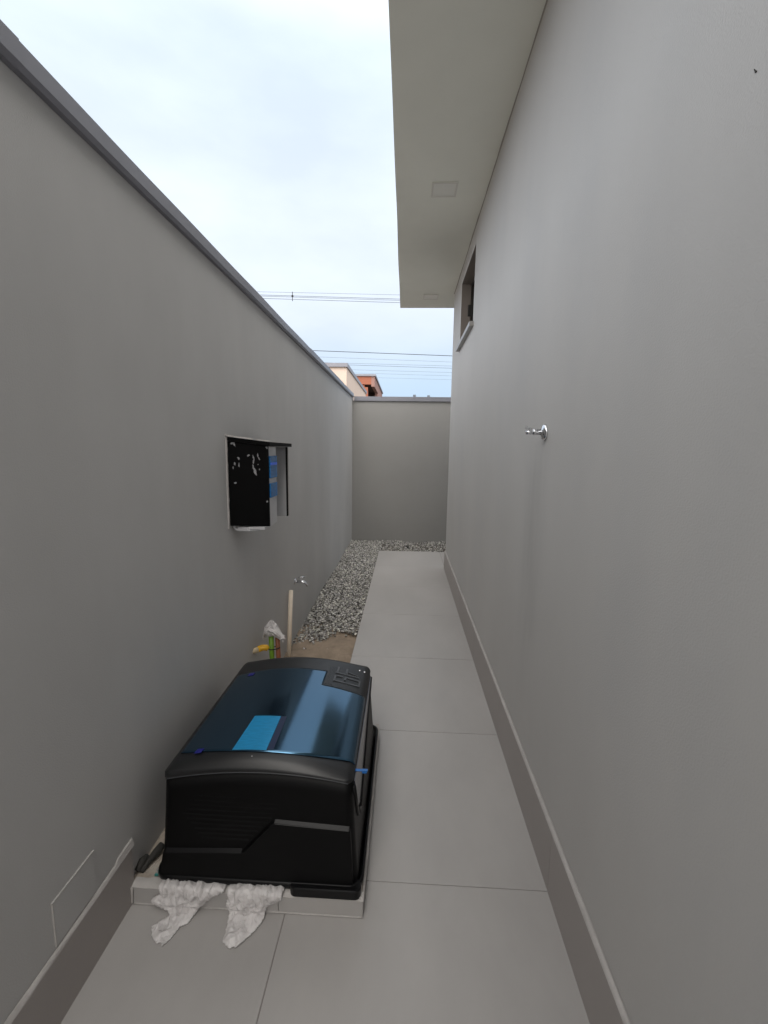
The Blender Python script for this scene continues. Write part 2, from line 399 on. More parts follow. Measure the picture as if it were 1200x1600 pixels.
# ------------------------------------------------------------------ house on the right
hs = empty('house', (XR, 0, 0))
tag(hs, 'pale grey rendered house on the right with a wide flat eave', 'house')
WY0, WY1, WZ0, WZ1 = 3.87, 4.76, 2.535, 3.145
HY = 5.50; ZS = 3.296
bm = bmesh.new()
ysl = sorted([-6, WY0, WY1, HY]); zsl = [-.2, WZ0, WZ1, ZS+.01]
gv = {}
def vv(x, y, z):
    k = (round(x, 4), round(y, 4), round(z, 4))
    if k not in gv: gv[k] = bm.verts.new(k)
    return gv[k]
for i in range(3):
    for j in range(3):
        if i == 1 and j == 1: continue
        bm.faces.new((vv(XR, ysl[i], zsl[j]), vv(XR, ysl[i+1], zsl[j]), vv(XR, ysl[i+1], zsl[j+1]), vv(XR, ysl[i], zsl[j+1])))
D = .15
for (p, q) in (((WY0, WZ0), (WY1, WZ0)), ((WY1, WZ0), (WY1, WZ1)), ((WY1, WZ1), (WY0, WZ1)), ((WY0, WZ1), (WY0, WZ0))):
    f = bm.faces.new((vv(XR, *p), vv(XR, *q), vv(XR+D, *q), vv(XR+D, *p))); f.material_index = 1
# far end, other sides
for (a, b) in (((XR, HY), (9, HY)), ((9, HY), (9, -6)), ((9, -6), (XR, -6))):
    bm.faces.new([bm.verts.new(p) for p in ((*a, -.2), (*b, -.2), (*b, ZS+.01), (*a, ZS+.01))])
obj('wall', bm, [MT['paint_r'], MT['reveal']], hs)
# eave slab with a slightly wavy plaster joint and edge
bm = bmesh.new()
EX, EY = -.106, 6.03
n = 60; low = []; 
for k in range(n+1):
    y = -6 + (EY+6)*k/n
    xe = EX + .004*noise.noise(Vector((y*1.2, 0, 5)))
    low.append([bm.verts.new(p) for p in ((9, y, ZS), (xe, y, ZS+.001*noise.noise(Vector((y, 2, 0)))), (xe, y, ZS+.42), (9, y, ZS+.42))])
for a, b in zip(low, low[1:]):
    for q in range(4): bm.faces.new((a[q], a[(q+1) % 4], b[(q+1) % 4], b[q]))
bm.faces.new(low[0]); bm.faces.new(low[-1][::-1])
obj('eave', bm, MT['soffit'], hs)
bm = bmesh.new()   # hand-run plaster fillet where soffit meets wall
def fil(u, v):
    y = -1 + u*(HY+1); r = .006 + .005*noise.noise(Vector((y*1.9, 0, 9))) + .003*noise.noise(Vector((y*7, 0, 2)))
    a = v*math.pi/2
    return (XR - r*(1-math.sin(a)) if True else 0, y, ZS - .0005 - r*(1-math.cos(a)))
grid_sheet(bm, 220, 4, fil)
obj('plaster_fillet', bm, MT['fillet'], hs, smooth=True)
bm = bmesh.new()
ysk = [T0 + T*k for k in range(-7, 6)]
for k, a in enumerate(ysk):
    b = a + T; b = min(b, HY+.09)
    if a >= HY: break
    if b > HY: b = HY
    box(bm, .5195, XR, a+.0012, b-.0012, -.003, .222)
obj('skirting', bm, MT['skirt'], hs)
bm = bmesh.new()
def mort2(u, v):
    y = -1.5 + u*(HY+1.5); n = noise.noise(Vector((y*6, v, 4)))
    return (XR - .0005 - .0140*v + .0012*n, y, .2225 + .0045*math.sin(v*math.pi)*(1+.4*n) + .006*(1-v))
grid_sheet(bm, 300, 5, mort2)
obj('mortar_strip', bm, MT['plaster'], hs, smooth=True)
wf = obj('window', B((XR+.09, XR+.14, WY0+.0005, WY0+.04, WZ0+.001, WZ1-.001), (XR+.09, XR+.14, WY1-.04, WY1-.0005, WZ0+.001, WZ1-.001),
           (XR+.09, XR+.14, WY0+.04, WY1-.04, WZ1-.04, WZ1-.001), (XR+.09, XR+.14, WY0+.04, WY1-.04, WZ0+.001, WZ0+.04),
           (XR+.085, XR+.145, 4.30, 4.335, WZ0+.04, WZ1-.04)), MT['frame'], hs)
obj('pane', B((XR+.11, XR+.116, WY0+.04, WY1-.04, WZ0+.04, WZ1-.04)), MT['glass'], wf)
obj('latch', B((XR+.05, XR+.09, 4.60, 4.63, 2.80, 2.90)), MT['mark'], wf, bevel=.004)
obj('window_sill', B((XR-.035, XR+.149, WY0-.05, WY1+.05, WZ0-.032, WZ0+.003)), MT['stone_sill'], hs, bevel=.003)
childify(hs)

# eave lights
for i, (cx, cy) in enumerate(((.232, 3.39), (.262, 5.60))):
    r = empty('eave_light', (cx, cy, ZS))
    tag(r, ['flush square white eave light, the nearer and larger looking one', 'flush square white eave light near the far end of the eave'][i], 'light', 'square lights in the eave')
    bm = bmesh.new(); h = .088
    box(bm, -h, h, -h, -h+.012, -.008, .001); box(bm, -h, h, h-.012, h, -.008, .001)
    box(bm, -h, -h+.012, -h+.012, h-.012, -.008, .001); box(bm, h-.012, h, -h+.012, h-.012, -.008, .001)
    obj('frame', bm, MT['light_trim'], r)
    obj('diffuser', B((-h+.012, h-.012, -h+.012, h-.012, -.005, .001)), MT['light_panel'], r)

# ------------------------------------------------------------------ small wall things
r = empty('cover_plate', (XL, 1.01, .27))
tag(r, 'square painted blanking plate low on the side wall above the skirting', 'cover plate')
obj('plate', B((XL, XL+.004, .936, 1.083, .206, .335)), MT['paint_l'], r, bevel=.0015)
bm = B((XL, XL+.0045, .932, 1.087, .335, .3368), (XL, XL+.0043, .9335, .9355, .206, .335)); obj('plaster_edge', bm, MT['plaster'], r)
childify(r)
bm = bmesh.new(); tube(bm, [(XR+.004, .806, 2.089), (XR-.0010, .8065, 2.089), (XR-.0008, .812, 2.097)], [.0014, .0014, .0004], 8)
tag(obj('nail', bm, MT['mark']), 'tiny dark nail high up on the house wall', 'nail')

def lathe(bm, prof, origin, axis, seg=24):
    axis = Vector(axis).normalized(); u = axis.orthogonal().normalized(); w_ = axis.cross(u)
    rings = [[bm.verts.new(Vector(origin) + axis*h + r_*(math.cos(2*math.pi*k/seg)*u + math.sin(2*math.pi*k/seg)*w_)) for k in range(seg)] for r_, h in prof]
    for a, b in zip(rings, rings[1:]):
        for k in range(seg): bm.faces.new((a[k], a[(k+1) % seg], b[(k+1) % seg], b[k]))
    bm.faces.new(rings[0][::-1]); bm.faces.new(rings[-1])

# shower / hose outlet on the house wall
ty, tz = 1.745, 1.57
r = empty('shower_outlet', (XR, ty, tz))
tag(r, 'short chrome outlet with a round flange on the house wall', 'tap')
bm = bmesh.new(); lathe(bm, [(.030, -.001), (.0315, .003), (.0305, .008), (.024, .013), (.013, .016), (.012, .018)], (XR, ty, tz), (-1, 0, 0), 32)
obj('flange', bm, MT['chrome'], r, smooth=True)
bm = bmesh.new(); lathe(bm, [(.011, .015), (.011, .038), (.0125, .039), (.0125, .046), (.0105, .047)], (XR, ty, tz), (-1, 0, 0), 20)
obj('body', bm, MT['chrome'], r, smooth=True)
bm = bmesh.new(); tube(bm, [(XR-.045, ty, tz), (XR-.062, ty, tz-.001), (XR-.074, ty, tz-.003)], [.0098, .0088, .0075], 16); 
obj('nozzle', bm, MT['chrome'], r, smooth=True)
bm = bmesh.new(); tube(bm, [(XR-.052, ty, tz+.006), (XR-.060, ty, tz+.014), (XR-.074, ty, tz+.013)], [.004, .0035, .003], 10); box(bm, XR-.078, XR-.070, ty-.004, ty+.004, tz+.008, tz+.022)
obj('lever', bm, MT['chrome'], r)
childify(r)

# garden tap on the left wall
ty, tz = 3.46, .412
r = empty('garden_tap', (XL, ty, tz))
tag(r, 'small chrome garden tap on the side wall above the cream pipe', 'tap')
bm = bmesh.new(); lathe(bm, [(.026, 0), (.026, .004), (.012, .009), (.011, .012)], (XL, ty, tz), (1, 0, 0)); obj('flange', bm, MT['chrome'], r, smooth=True)
bm = bmesh.new(); tube(bm, [(XL+.008, ty, tz), (XL+.05, ty, tz), (XL+.075, ty, tz-.004), (XL+.095, ty, tz-.02), (XL+.105, ty, tz-.036)], [.011, .013, .012, .0105, .011], 14)
obj('spout', bm, MT['chrome'], r, smooth=True)
bm = bmesh.new(); tube(bm, [(XL+.052, ty, tz+.01), (XL+.054, ty, tz+.034)], .006, 10)
tube(bm, [(XL+.03, ty-.012, tz+.036), (XL+.078, ty+.012, tz+.038)], [.0065, .0065], 8); tube(bm, [(XL+.042, ty+.02, tz+.036), (XL+.066, ty-.02, tz+.038)], [.006, .006], 8)
obj('handle', bm, MT['chrome'], r, smooth=True)
childify(r)

# ------------------------------------------------------------------ electrical cabinet on the left wall
cb = empty('electrical_cabinet', (XL, 2.4, 1.1))
tag(cb, 'black sided electrical box on the side wall with blue covers inside', 'electrical box')
bm = bmesh.new()
t_ = .012
prism(bm, [(XL, 2.168, 1.100), (-.694, 2.225, 1.092), (-.694, 2.225, 1.502), (XL, 2.168, 1.524)], (0, t_, 0))
sp = obj('side_panel', bm, MT['cab_black'], cb)
bm = bmesh.new()
prism(bm, [(XL, 2.160, 1.5265), (-.682, 2.217, 1.504), (-.682, 2.65, 1.500), (XL, 2.65, 1.500)], (0, 0, .019))
obj('top_panel', bm, MT['cab_black'], cb)
bm = bmesh.new()
obj('far_panel', B((XL, -.705, 2.60, 2.612, 1.088, 1.499)), MT['cab_grey'], cb)
obj('edge_strip', B((-.705, -.699, 2.596, 2.616, 1.088, 1.499)), MT['cab_black'], cb)
bb = obj('breaker_box', B((XL, -.697, 2.239, 2.372, 1.092, 1.497)), MT['cab_grey'], cb, bevel=.003)
obj('breaker_cover', B((-.697, -.690, 2.245, 2.367, 1.338, 1.452)), MT['blue_cover'], bb, bevel=.002)
obj('breaker_cover', B((-.697, -.690, 2.245, 2.367, 1.238, 1.312)), MT['blue_cover'], bb, bevel=.002)
tag(obj('band', B((-.690, -.6885, 2.25, 2.362, 1.405, 1.418)), MT['blue_bright'], bb), 'bright blue band')
bm = bmesh.new(); tube(bm, [(XL+.012, 2.20, 1.10), (XL+.014, 2.20, 1.080), (XL+.03, 2.20, 1.074), (-.79, 2.205, 1.074), (-.74, 2.212, 1.076)], .008, 10)
box(bm, XL+.03, -.71, 2.195, 2.36, 1.079, 1.091)
tube(bm, [(-.798, 2.205, 1.09), (-.798, 2.205, 1.070)], .012, 12)
obj('bottom_bracket', bm, MT['cab_grey'], cb)
# broken plaster round the box on the wall, and paint scrapes on the black side
bm = bmesh.new()
def rough_strip(a, b, wid, thick, out_, n=26, seed=0):
    a, b = Vector(a), Vector(b); d = (b-a).normalized(); s = d.cross(Vector(out_)).normalized(); o_ = Vector(out_).normalized()
    rr = []
    for k in range(n+1):
        p = a.lerp(b, k/n); q = noise.noise(Vector((k*.9, seed, 0)))
        w1 = wid*(1+.5*q); t1 = thick*(1+.4*noise.noise(Vector((k*.7, seed+5, 0))))
        rr.append([bm.verts.new(p + s*sx*w1 + o_*tx*t1) for sx, tx in ((-.5, 0), (-.4, .8), (.35, 1), (.5, 0))])
    for u, v_ in zip(rr, rr[1:]):
        for k in range(4): bm.faces.new((u[k], u[(k+1) % 4], v_[(k+1) % 4], v_[k]))
    bm.faces.new(rr[0]); bm.faces.new(rr[-1][::-1])
rough_strip((XL, 2.150, 1.09), (XL, 2.152, 1.55), .012, .006, (1, 0, 0), seed=1)
rough_strip((XL, 2.140, 1.553), (XL, 2.24, 1.551), .010, .006, (1, 0, 0), n=8, seed=2)
rough_strip((XL+.003, 2.156, 1.5475), (-.76, 2.190, 1.5335), .008, .006, (0, 0, 1), n=14, seed=3)
rough_strip((-.745, 2.196, 1.5315), (-.684, 2.222, 1.5255), .004, .004, (0, 0, 1), n=8, seed=7)
rough_strip((-.686, 2.24, 1.522), (-.686, 2.64, 1.519), .006, .004, (0, 0, 1), n=18, seed=8)
rough_strip((-.699, 2.618, 1.09), (-.699, 2.618, 1.498), .005, .005, (1, 1, 0), seed=4)
obj('plaster_chips', bm, MT['plaster'], cb)
def py(x): return 2.168 + (x-XL)/(.186)*.057
for (x, z, w1, h1, tl) in ((-.831, 1.441, .005, .011, .3), (-.829, 1.408, .004, .013, -.1), (-.848, 1.412, .005, .008, 0), (-.856, 1.393, .003, .007, 0), (-.785, 1.455, .006, .006, 0), (-.763, 1.447, .004, .016, .2),
        (-.762, 1.425, .0045, .012, -.3), (-.764, 1.400, .004, .016, .1), (-.758, 1.378, .007, .022, .35), (-.742, 1.456, .005, .014, .1), (-.737, 1.441, .004, .014, .4), (-.736, 1.385, .003, .006, 0), (-.741, 1.41, .002, .004, 0),
        (-.848, 1.318, .006, .005, 0), (-.703, 1.222, .006, .006, 0), (-.858, 1.515, .010, .006, -.4), (-.848, 1.508, .004, .012, .3), (-.70, 1.494, .005, .007, 0)):
    n_ = 11; cx_ = []; bm = bmesh.new(); w1 *= .8; h1 *= .85
    for k in range(n_):
        a = 2*math.pi*k/n_; q = 1 + rnd.uniform(-.5, .45)
        dx, dz = w1*math.cos(a)*q, h1*math.sin(a)*q; dx += tl*dz*-1
        cx_.append((x+dx, py(x+dx)-.0012, z+dz))
    prism(bm, cx_, (0, .0010, 0)); obj('paint_scrape', bm, MT['scrape'], sp)
childify(cb)

# ------------------------------------------------------------------ plinth
pl = empty('equipment_plinth', (-.48, 1.7, 0))
tag(pl, 'low concrete plinth faced with grey tile under the black machine', 'plinth')
bm = bmesh.new()
def ptop(u, v):
    x = XL + .001 + u*(.770); y = 1.233 + v*.90
    z = .066 + .006*noise.noise(Vector((x*14, y*14, 0))) + .004*noise.noise(Vector((x*40, y*40, 2)))
    if u in (0, 1) or v in (0, 1): z += 0
    return (x, y, z)
grid_sheet(bm, 60, 70, ptop)
obj('concrete_top', bm, MT['concrete'], pl, smooth=True)
bm = bmesh.new(); 
xs = [-.8665, -.381, -.1055]
for a, b in zip(xs, xs[1:]): box(bm, a+.001, b-.001, 1.2205, 1.2315, .003, .062)
obj('facing_tile', bm, MT['tile'], pl, bevel=.0012)
obj('facing_tile', B((-.1160, -.1050, 1.233, 2.12, .003, .063)), MT['tile'], pl, bevel=.001)
bm = bmesh.new()
def fm(u, v):
    x = -.868 + u*.764; n = noise.noise(Vector((x*22, v*3, 1)))
    return (x, 1.2195 + v*.03 + .002*n, .062 + .008*math.sin(min(1, v*1.3)*math.pi/2) + .0035*n)
grid_sheet(bm, 160, 5, fm)
def fm2(u, v):
    y = 1.225 + u*.90; n = noise.noise(Vector((y*16, v*3, 6)))
    return (-.1035 - v*.03 + .004*n, y, .061 + .010*math.sin(min(1, v*1.3)*math.pi/2) + .006*n)
grid_sheet(bm, 160, 5, fm2)
rough_strip((-.866, 1.2205, .0025), (-.106, 1.2205, .0025), .005, .003, (0, -1, .6), n=60, seed=12)
rough_strip((-.869, 1.219, .004), (-.864, 1.219, .064), .010, .004, (0, -1, 0), n=12, seed=14)
obj('mortar_edge', bm, MT['plaster'], pl, smooth=True)
childify(pl)

# ------------------------------------------------------------------ pump housing
ph = empty('pump_housing', (-.46, 1.65, .075))
tag(ph, 'black plastic pool pump cover with blue tinted lid window on the plinth', 'pump cover')
XC, HW = -.4565, .3115      # lid centre and half width
LX0, LX1, LY0, LY1 = -.768, -.145, 1.262, 2.012
def lipz(x): return .430 + .66*crown(x) + .007*(x-XC)/HW
def crown(x): return .052*(1-min(1, ((x-XC)/HW)**2))
def rr_ring(x0, x1, y0, y1, rad, n=7):
    pts = []
    for cx, cy, a0 in ((x1-rad, y1-rad, 0), (x0+rad, y1-rad, 90), (x0+rad, y0+rad, 180), (x1-rad, y0+rad, 270)):
        for k in range(n+1):
            a = math.radians(a0 + 90*k/n); pts.append((cx+rad*math.cos(a), cy+rad*math.sin(a)))
    return pts
def densify(p, m=22):
    o_ = []
    for i, a in enumerate(p):
        b = p[(i+1) % len(p)]; L_ = math.hypot(b[0]-a[0], b[1]-a[1]); k = 26 if (i % 8) == 7 else 1
        for j in range(k): o_.append((a[0]+(b[0]-a[0])*j/k, a[1]+(b[1]-a[1])*j/k))
    return o_
def loft(bm, rings):
    R_ = [[bm.verts.new(p) for p in r_] for r_ in rings]
    for a, b in zip(R_, R_[1:]):
        for k in range(len(a)): bm.faces.new((a[k], a[(k+1) % len(a)], b[(k+1) % len(a)], b[k]))
    return R_
def inset_ring(x0, x1, y0, y1, rad, d):
    # same vertex count ring moved inwards by d
    base = densify(rr_ring(x0, x1, y0, y1, rad))
    cx, cy = (x0+x1)/2, (y0+y1)/2; hx, hy = (x1-x0)/2, (y1-y0)/2
    return [(cx+(px-cx)*(hx-d)/hx, cy+(py_-cy)*(hy-d)/hy) for px, py_ in base]
def fz(d):    # height of the lid skin a distance d in from its rim
    R0 = .05
    return .452 - (.030*(1-min(1, d/R0))**2.0)
def lid_z(x, y):
    # invert the scaled insets: d from each side
    cx, cy = (LX0+LX1)/2, (LY0+LY1)/2; hx, hy = (LX1-LX0)/2, (LY1-LY0)/2
    dx = hx*(1-abs((x-cx)/hx)); dy = hy*(1-abs((y-cy)/hy))
    side = .452 - .012*(1-min(1, dx/.022))**2
    return min(side, .452) + crown(x) - ((.004 + .026*crown(x)/.052)*(1-min(1, dy/.04))**2)
# body
bm = bmesh.new(); rings = []
for (z, ox, oy) in ((.094, .022, .016), (.12, .017, .011), (.20, .011, .006), (.30, .004, .002), (.37, .001, -.002), (.412, -.001, -.005)):
    rg = densify(rr_ring(LX0-ox, LX1+ox, LY0-oy, LY1+oy, .028))
    f = min(1, max(0, (z-.2)/.2))
    rings.append([(x, y, z + f*(.66*crown(x) + .014 + .007*(x-XC)/HW)) for x, y in rg])
R_ = loft(bm, rings)
bm.faces.new(R_[-1]); 
body = obj('body', bm, MT['black'], ph, smooth=True)
# stepped lower cladding proud of the front
bm = bmesh.new()
def front_y(z):    # body front at height z
    zs_ = [.094, .12, .20, .30, .37, .412]; oy = [.016, .011, .006, .002, -.002, -.005]
    return LY0 - float(np.interp(z, zs_, oy))
poly = [(-.778, .10), (-.140, .10), (-.150, .286), (-.153, .292), (-.398, .304), (-.408, .298), (-.497, .199), (-.505, .195), (-.762, .182), (-.770, .176)]
fr_ = [(x, front_y(z)-.010, z - (.007 if z > .15 else 0)) for x, z in poly]
bk_ = [(x, front_y(z)+.002, z) for x, z in poly]
a = [bm.verts.new(p) for p in fr_]; b = [bm.verts.new(p) for p in bk_]
bm.faces.new(a)
for i in range(len(a)):
    j = (i+1) % len(a); bm.faces.new((a[i], b[i], b[j], a[j]))
obj('lower_cladding', bm, MT['black'], ph, bevel=.0008)
for (xa, za, xb, zb) in ((-.396, .3038, -.156, .2925), (-.760, .1822, -.508, .1952)):
    bm = bmesh.new()      # bevelled ledge of the moulding, catching the sky
    lo = [(xa, front_y(za)-.0112, za-.0085), (xb, front_y(zb)-.0112, zb-.0085)]; hi = [(xb, front_y(zb)-.001, zb+.0012), (xa, front_y(za)-.001, za+.0012)]
    prism(bm, lo+hi, (0, .003, -.003)); obj('moulded_ledge', bm, MT['cladding'], ph)
# louvres on the recessed upper left
bm = bmesh.new()
for k in range(11):
    z = .225 + k*.0165
    xe = -.49 + (z-.2)*.95 if z < .31 else -.39 + (z-.31)*.55
    x0 = -.70 + .012*abs(k-5)
    prism(bm, [(x0, front_y(z)+.001, z-.004), (x0, front_y(z)-.0022, z-.001), (x0, front_y(z)+.001, z+.006)], (xe-.02-x0, 0, 0))
obj('louvre', bm, MT['black'], ph)
# base flange with raised lip
bm = bmesh.new()
FX0, FX1, FY0, FY1 = -.797, -.112, 1.236, 2.085
prof = [(0.02, .074), (0, .074), (-.004, .080), (-.004, .096), (0.001, .100), (.006, .097), (.010, .088), (.022, .088), (.030, .100), (.036, .104)]
rings = []
for d, z in prof:
    rg = densify(rr_ring(FX0+d, FX1-d, FY0+d, FY1-d, .045-d*.5)); rings.append([(x, y, z) for x, y in rg])
loft(bm, rings)
obj('base_flange', bm, MT['rim'], ph, smooth=True)
bm = bmesh.new()
pts = densify(rr_ring(-.345, -.113, 1.219, 1.262, .020)); loft(bm, [[(x, y, .066) for x, y in pts], [(x, y, .067) for x, y in pts], [(x, y, .094) for x, y in pts], [(x*.98-.0045, y+.002, .098) for x, y in pts]])
for lv in (0, 3): pass
bm.verts.ensure_lookup_table(); m_ = len(pts); bm.faces.new(bm.verts[0:m_]); bm.faces.new(bm.verts[3*m_:4*m_][::-1])
obj('foot', bm, MT['rim'], ph, smooth=False)
# lid
bm = bmesh.new(); rings = []
cxl, cyl = (LX0+LX1)/2, (LY0+LY1)/2
def lid_ring(d, zf):
    return [(x, y, zf(x, y)) for x, y in inset_ring(LX0, LX1, LY0, LY1, .026, d)]
rings.append([(x, y, lipz(x)) for x, y in inset_ring(LX0, LX1, LY0, LY1, .026, .008)])
rings.append([(x, y, lipz(x)) for x, y in inset_ring(LX0, LX1, LY0, LY1, .026, .001)])
rings.append([(x, y, lipz(x) + .002) for x, y in inset_ring(LX0, LX1, LY0, LY1, .026, 0)])
for d in (0.0005, .004, .010, .018, .028, .040, .055, .072, .090, .12, .16, .20, .24, .28, .305):
    rings.append(lid_ring(d, lid_z))
R_ = loft(bm, rings)
top = R_[-1]
# close the narrow centre
bm.faces.new(top)
lid = obj('lid', bm, MT['lidblack'], ph, smooth=True)
# lip along the front of the lid, its highlight put into a pale colour
bm = bmesh.new()
prev = None; xs_ = np.linspace(-.755, -.160, 60)
tube(bm, [(x, LY0+.0005, lipz(x) + .0015) for x in xs_], .0018, 6)
obj('lip', bm, MT['edge'], ph, smooth=True)
# tinted window skin
def wnear(x): return 1.345 - .038*(1-((x-XC)/HW)**2)
def wfar(x): return (1.868 if x < -.330 else 1.752) - 0.012*(((x-XC)/HW)**2)
bm = bmesh.new()
def skin(bm, x0, x1, yn, yf, h, nx, ny, bottom=True):
    g = [[bm.verts.new((x0+(x1-x0)*i/nx, yn(x0+(x1-x0)*i/nx) + (yf(x0+(x1-x0)*i/nx)-yn(x0+(x1-x0)*i/nx))*j/ny, 0)) for j in range(ny+1)] for i in range(nx+1)]
    for col in g:
        for v_ in col: v_.co.z = lid_z(v_.co.x, v_.co.y) + h
    fs = []
    for i in range(nx):
        for j in range(ny): fs.append(bm.faces.new((g[i][j], g[i+1][j], g[i+1][j+1], g[i][j+1])))
    return g
g = {}
xs_ = list(np.linspace(-.742, -.3305, 42)) + list(np.linspace(-.3305, -.1465, 20))[1:]
for i, x in enumerate(xs_):
    yn = wnear(x); cv = -.012*(((x-XC)/HW)**2)
    yy = list(np.linspace(yn, 1.752+cv, 40)) + ([] if x > -.3304 else list(np.linspace(1.752+cv, 1.868+cv, 11))[1:])
    for j, y in enumerate(yy): g[i, j] = bm.verts.new((x, y, lid_z(x, y)+.0035))
for i in range(len(xs_)-1):
    for j in range(49):
        k4 = [(i, j), (i+1, j), (i+1, j+1), (i, j+1)]
        if all(k in g for k in k4): bm.faces.new([g[k] for k in k4])
o_win = obj('tinted_window', bm, MT['film'], ph, smooth=True)
sm = o_win.modifiers.new('thick', 'SOLIDIFY'); sm.thickness = .003; sm.offset = -1
bm = bmesh.new()
q = [(-.553, 1.312), (-.438, 1.312), (-.441, 1.508), (-.540, 1.500)]
g = [[None]*9 for _ in range(7)]
for i in range(7):
    for j in range(9):
        u, v_ = i/6, j/8
        x = (q[0][0]*(1-u)+q[1][0]*u)*(1-v_) + (q[3][0]*(1-u)+q[2][0]*u)*v_; y = (q[0][1]*(1-v_)+q[3][1]*v_)
        y = max(y, wnear(x)+.001)
        g[i][j] = bm.verts.new((x, y, lid_z(x, y)+.0048))
for i in range(6):
    for j in range(8): bm.faces.new((g[i][j], g[i+1][j], g[i+1][j+1], g[i][j+1]))
obj('label_sticker', bm, MT['sticker'], o_win, smooth=True)
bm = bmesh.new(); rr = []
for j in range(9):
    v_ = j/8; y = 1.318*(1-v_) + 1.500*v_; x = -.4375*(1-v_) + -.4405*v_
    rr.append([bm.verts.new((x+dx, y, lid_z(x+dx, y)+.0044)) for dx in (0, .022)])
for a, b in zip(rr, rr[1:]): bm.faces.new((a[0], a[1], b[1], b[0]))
obj('label_side_shade', bm, MT['labelshade'], o_win, smooth=True)  # flat strip painted dark as the shaded right flank of the label
for (x, y) in ((-.672, 1.325), (-.672, 1.835)):
    bm = bmesh.new()
    vs = [bm.verts.new((x+dx, y+dy, lid_z(x+dx, y+dy)+.0052)) for dx, dy in ((-.014, -.010), (.012, -.012), (.016, .010), (-.010, .013))]; bm.faces.new(vs)
    obj('peel_tab', bm, MT['deepblue'], o_win)
# raised letters G F (read from the right side) with ribs and two screws
bm = bmesh.new()
def stroke(x0, y0, x1, y1, wd=.008, h=.004):
    a, b = Vector((x0, y0)), Vector((x1, y1)); d = (b-a).normalized(); n_ = Vector((-d.y, d.x))*wd/2; a = a-d*wd/2; b = b+d*wd/2
    ps = [a+n_, b+n_, b-n_, a-n_]
    lo = [bm.verts.new((p.x, p.y, lid_z(p.x, p.y)-.001)) for p in ps]; hi = [bm.verts.new((p.x, p.y, lid_z(p.x, p.y)+h)) for p in ps]
    bm.faces.new(hi)
    for k in range(4): bm.faces.new((lo[k], hi[k], hi[(k+1) % 4], lo[(k+1) % 4]))
# G : spine nearest, opening away
stroke(-.290, 1.800, -.182, 1.800); stroke(-.290, 1.800+.008, -.290, 1.842-.004); stroke(-.282, 1.842, -.262, 1.842)
stroke(-.182, 1.808, -.182, 1.838); stroke(-.184, 1.842, -.245, 1.842); stroke(-.245, 1.834, -.245, 1.822)
# F : stem and two arms pointing away
stroke(-.290, 1.868, -.192, 1.868); stroke(-.286, 1.877, -.286, 1.916); stroke(-.247, 1.877, -.247, 1.912)
stroke(-.236, 1.890, -.200, 1.882, .006)
obj('raised_letters', bm, MT['edge'], lid)
bm = bmesh.new()
for k in range(5):
    x = -.322 + k*.0065
    def st(x, y0, y1): pass
    vs = [(x-.0012, 1.765), (x+.0012, 1.765), (x+.0012, 1.915), (x-.0012, 1.915)]
    lo = [bm.verts.new((a, b, lid_z(a, b)-.001)) for a, b in vs]; hi = [bm.verts.new((a, b, lid_z(a, b)+.002)) for a, b in vs]
    bm.faces.new(hi)
    for i in range(4): bm.faces.new((lo[i], hi[i], hi[(i+1) % 4], lo[(i+1) % 4]))
obj('ribs', bm, MT['lidblack'], lid)
for x in (-.192, -.170):
    bm = bmesh.new(); lathe(bm, [(.006, -.001), (.006, .002), (.003, .0035)], (x, 1.938, lid_z(x, 1.938)), (0, 0, 1), 12)
    obj('screw', bm, MT['chrome'], lid, smooth=True)
bm = bmesh.new(); lathe(bm, [(.0022, -.001), (.0022, .0015)], (-.478, 1.290, lid_z(-.478, 1.290)), (0, -.5, 1), 10); obj('screw', bm, MT['chrome'], lid)
# glossy wedge, sky reflection put into its grey, with dark surround, right side
bm = bmesh.new()
def side_x(z): return LX1 + float(np.interp(z, [.094, .12, .2, .3, .37, .42], [.022, .017, .011, .004, .0, -.000])) 
pts = [(1.30, .424), (1.96, .424), (1.90, .40), (1.40, .258), (1.345, .285)]
prism(bm, [(side_x(z)+.0035, y, z) for y, z in pts], (-.004, 0, 0))
obj('side_reflection', bm, MT['sidesheen'], ph)
bm = bmesh.new()
for a, b in (((1.28, .42), (1.345, .262)), ((1.345, .262), (1.40, .240)), ((1.40, .240), (1.98, .412))):
    tube(bm, [(side_x(a[1])+.002, *a), (side_x(b[1])+.002, *b)], .007, 8)
obj('side_trim', bm, MT['rim'], ph, smooth=True)
bm = bmesh.new(); pts = [(-.158, 1.338), (-.143, 1.338), (-.118, 1.338), (-.100, 1.340)]
for (x0, x1) in ((-.160, -.104),): box(bm, x0, x1, 1.336, 1.346, .4285, .4305); box(bm, -.122, -.106, 1.333, 1.350, .424, .4283)
obj('blue_tape', bm, MT['blue'], ph)
bm = B((-.7905, -.787, 1.237, 1.242, .101, .118)); obj('white_chip', bm, MT['plaster'], ph)
childify(ph)

# ------------------------------------------------------------------ crumpled white plastic draped over the plinth front
def drape(s):       # s = arc length measured from the plinth edge: s<0 on top, 0..0.065 down the face, beyond on the floor
    if s < 0: return (1.215 - s, .076 + 0.0, 0)
    if s < .070: return (1.215 - .1*s, .076 - s, 1)
    return (1.208 - (s-.070), .004, 2)
def inside(p, poly):
    x, y = p; c = False; j = len(poly)-1
    for i in range(len(poly)):
        xi, yi = poly[i]; xj, yj = poly[j]
        if (yi > y) != (yj > y) and x < (xj-xi)*(y-yi)/(yj-yi)+xi: c = not c
        j = i
    return c
def dist_edge(p, poly):
    best = 9; P = Vector(p)
    for i in range(len(poly)):
        a, b = Vector(poly[i]), Vector(poly[(i+1) % len(poly)]); t = max(0, min(1, (P-a).dot(b-a)/max(1e-9, (b-a).length_squared)))
        best = min(best, (P-(a+(b-a)*t)).length)
    return best
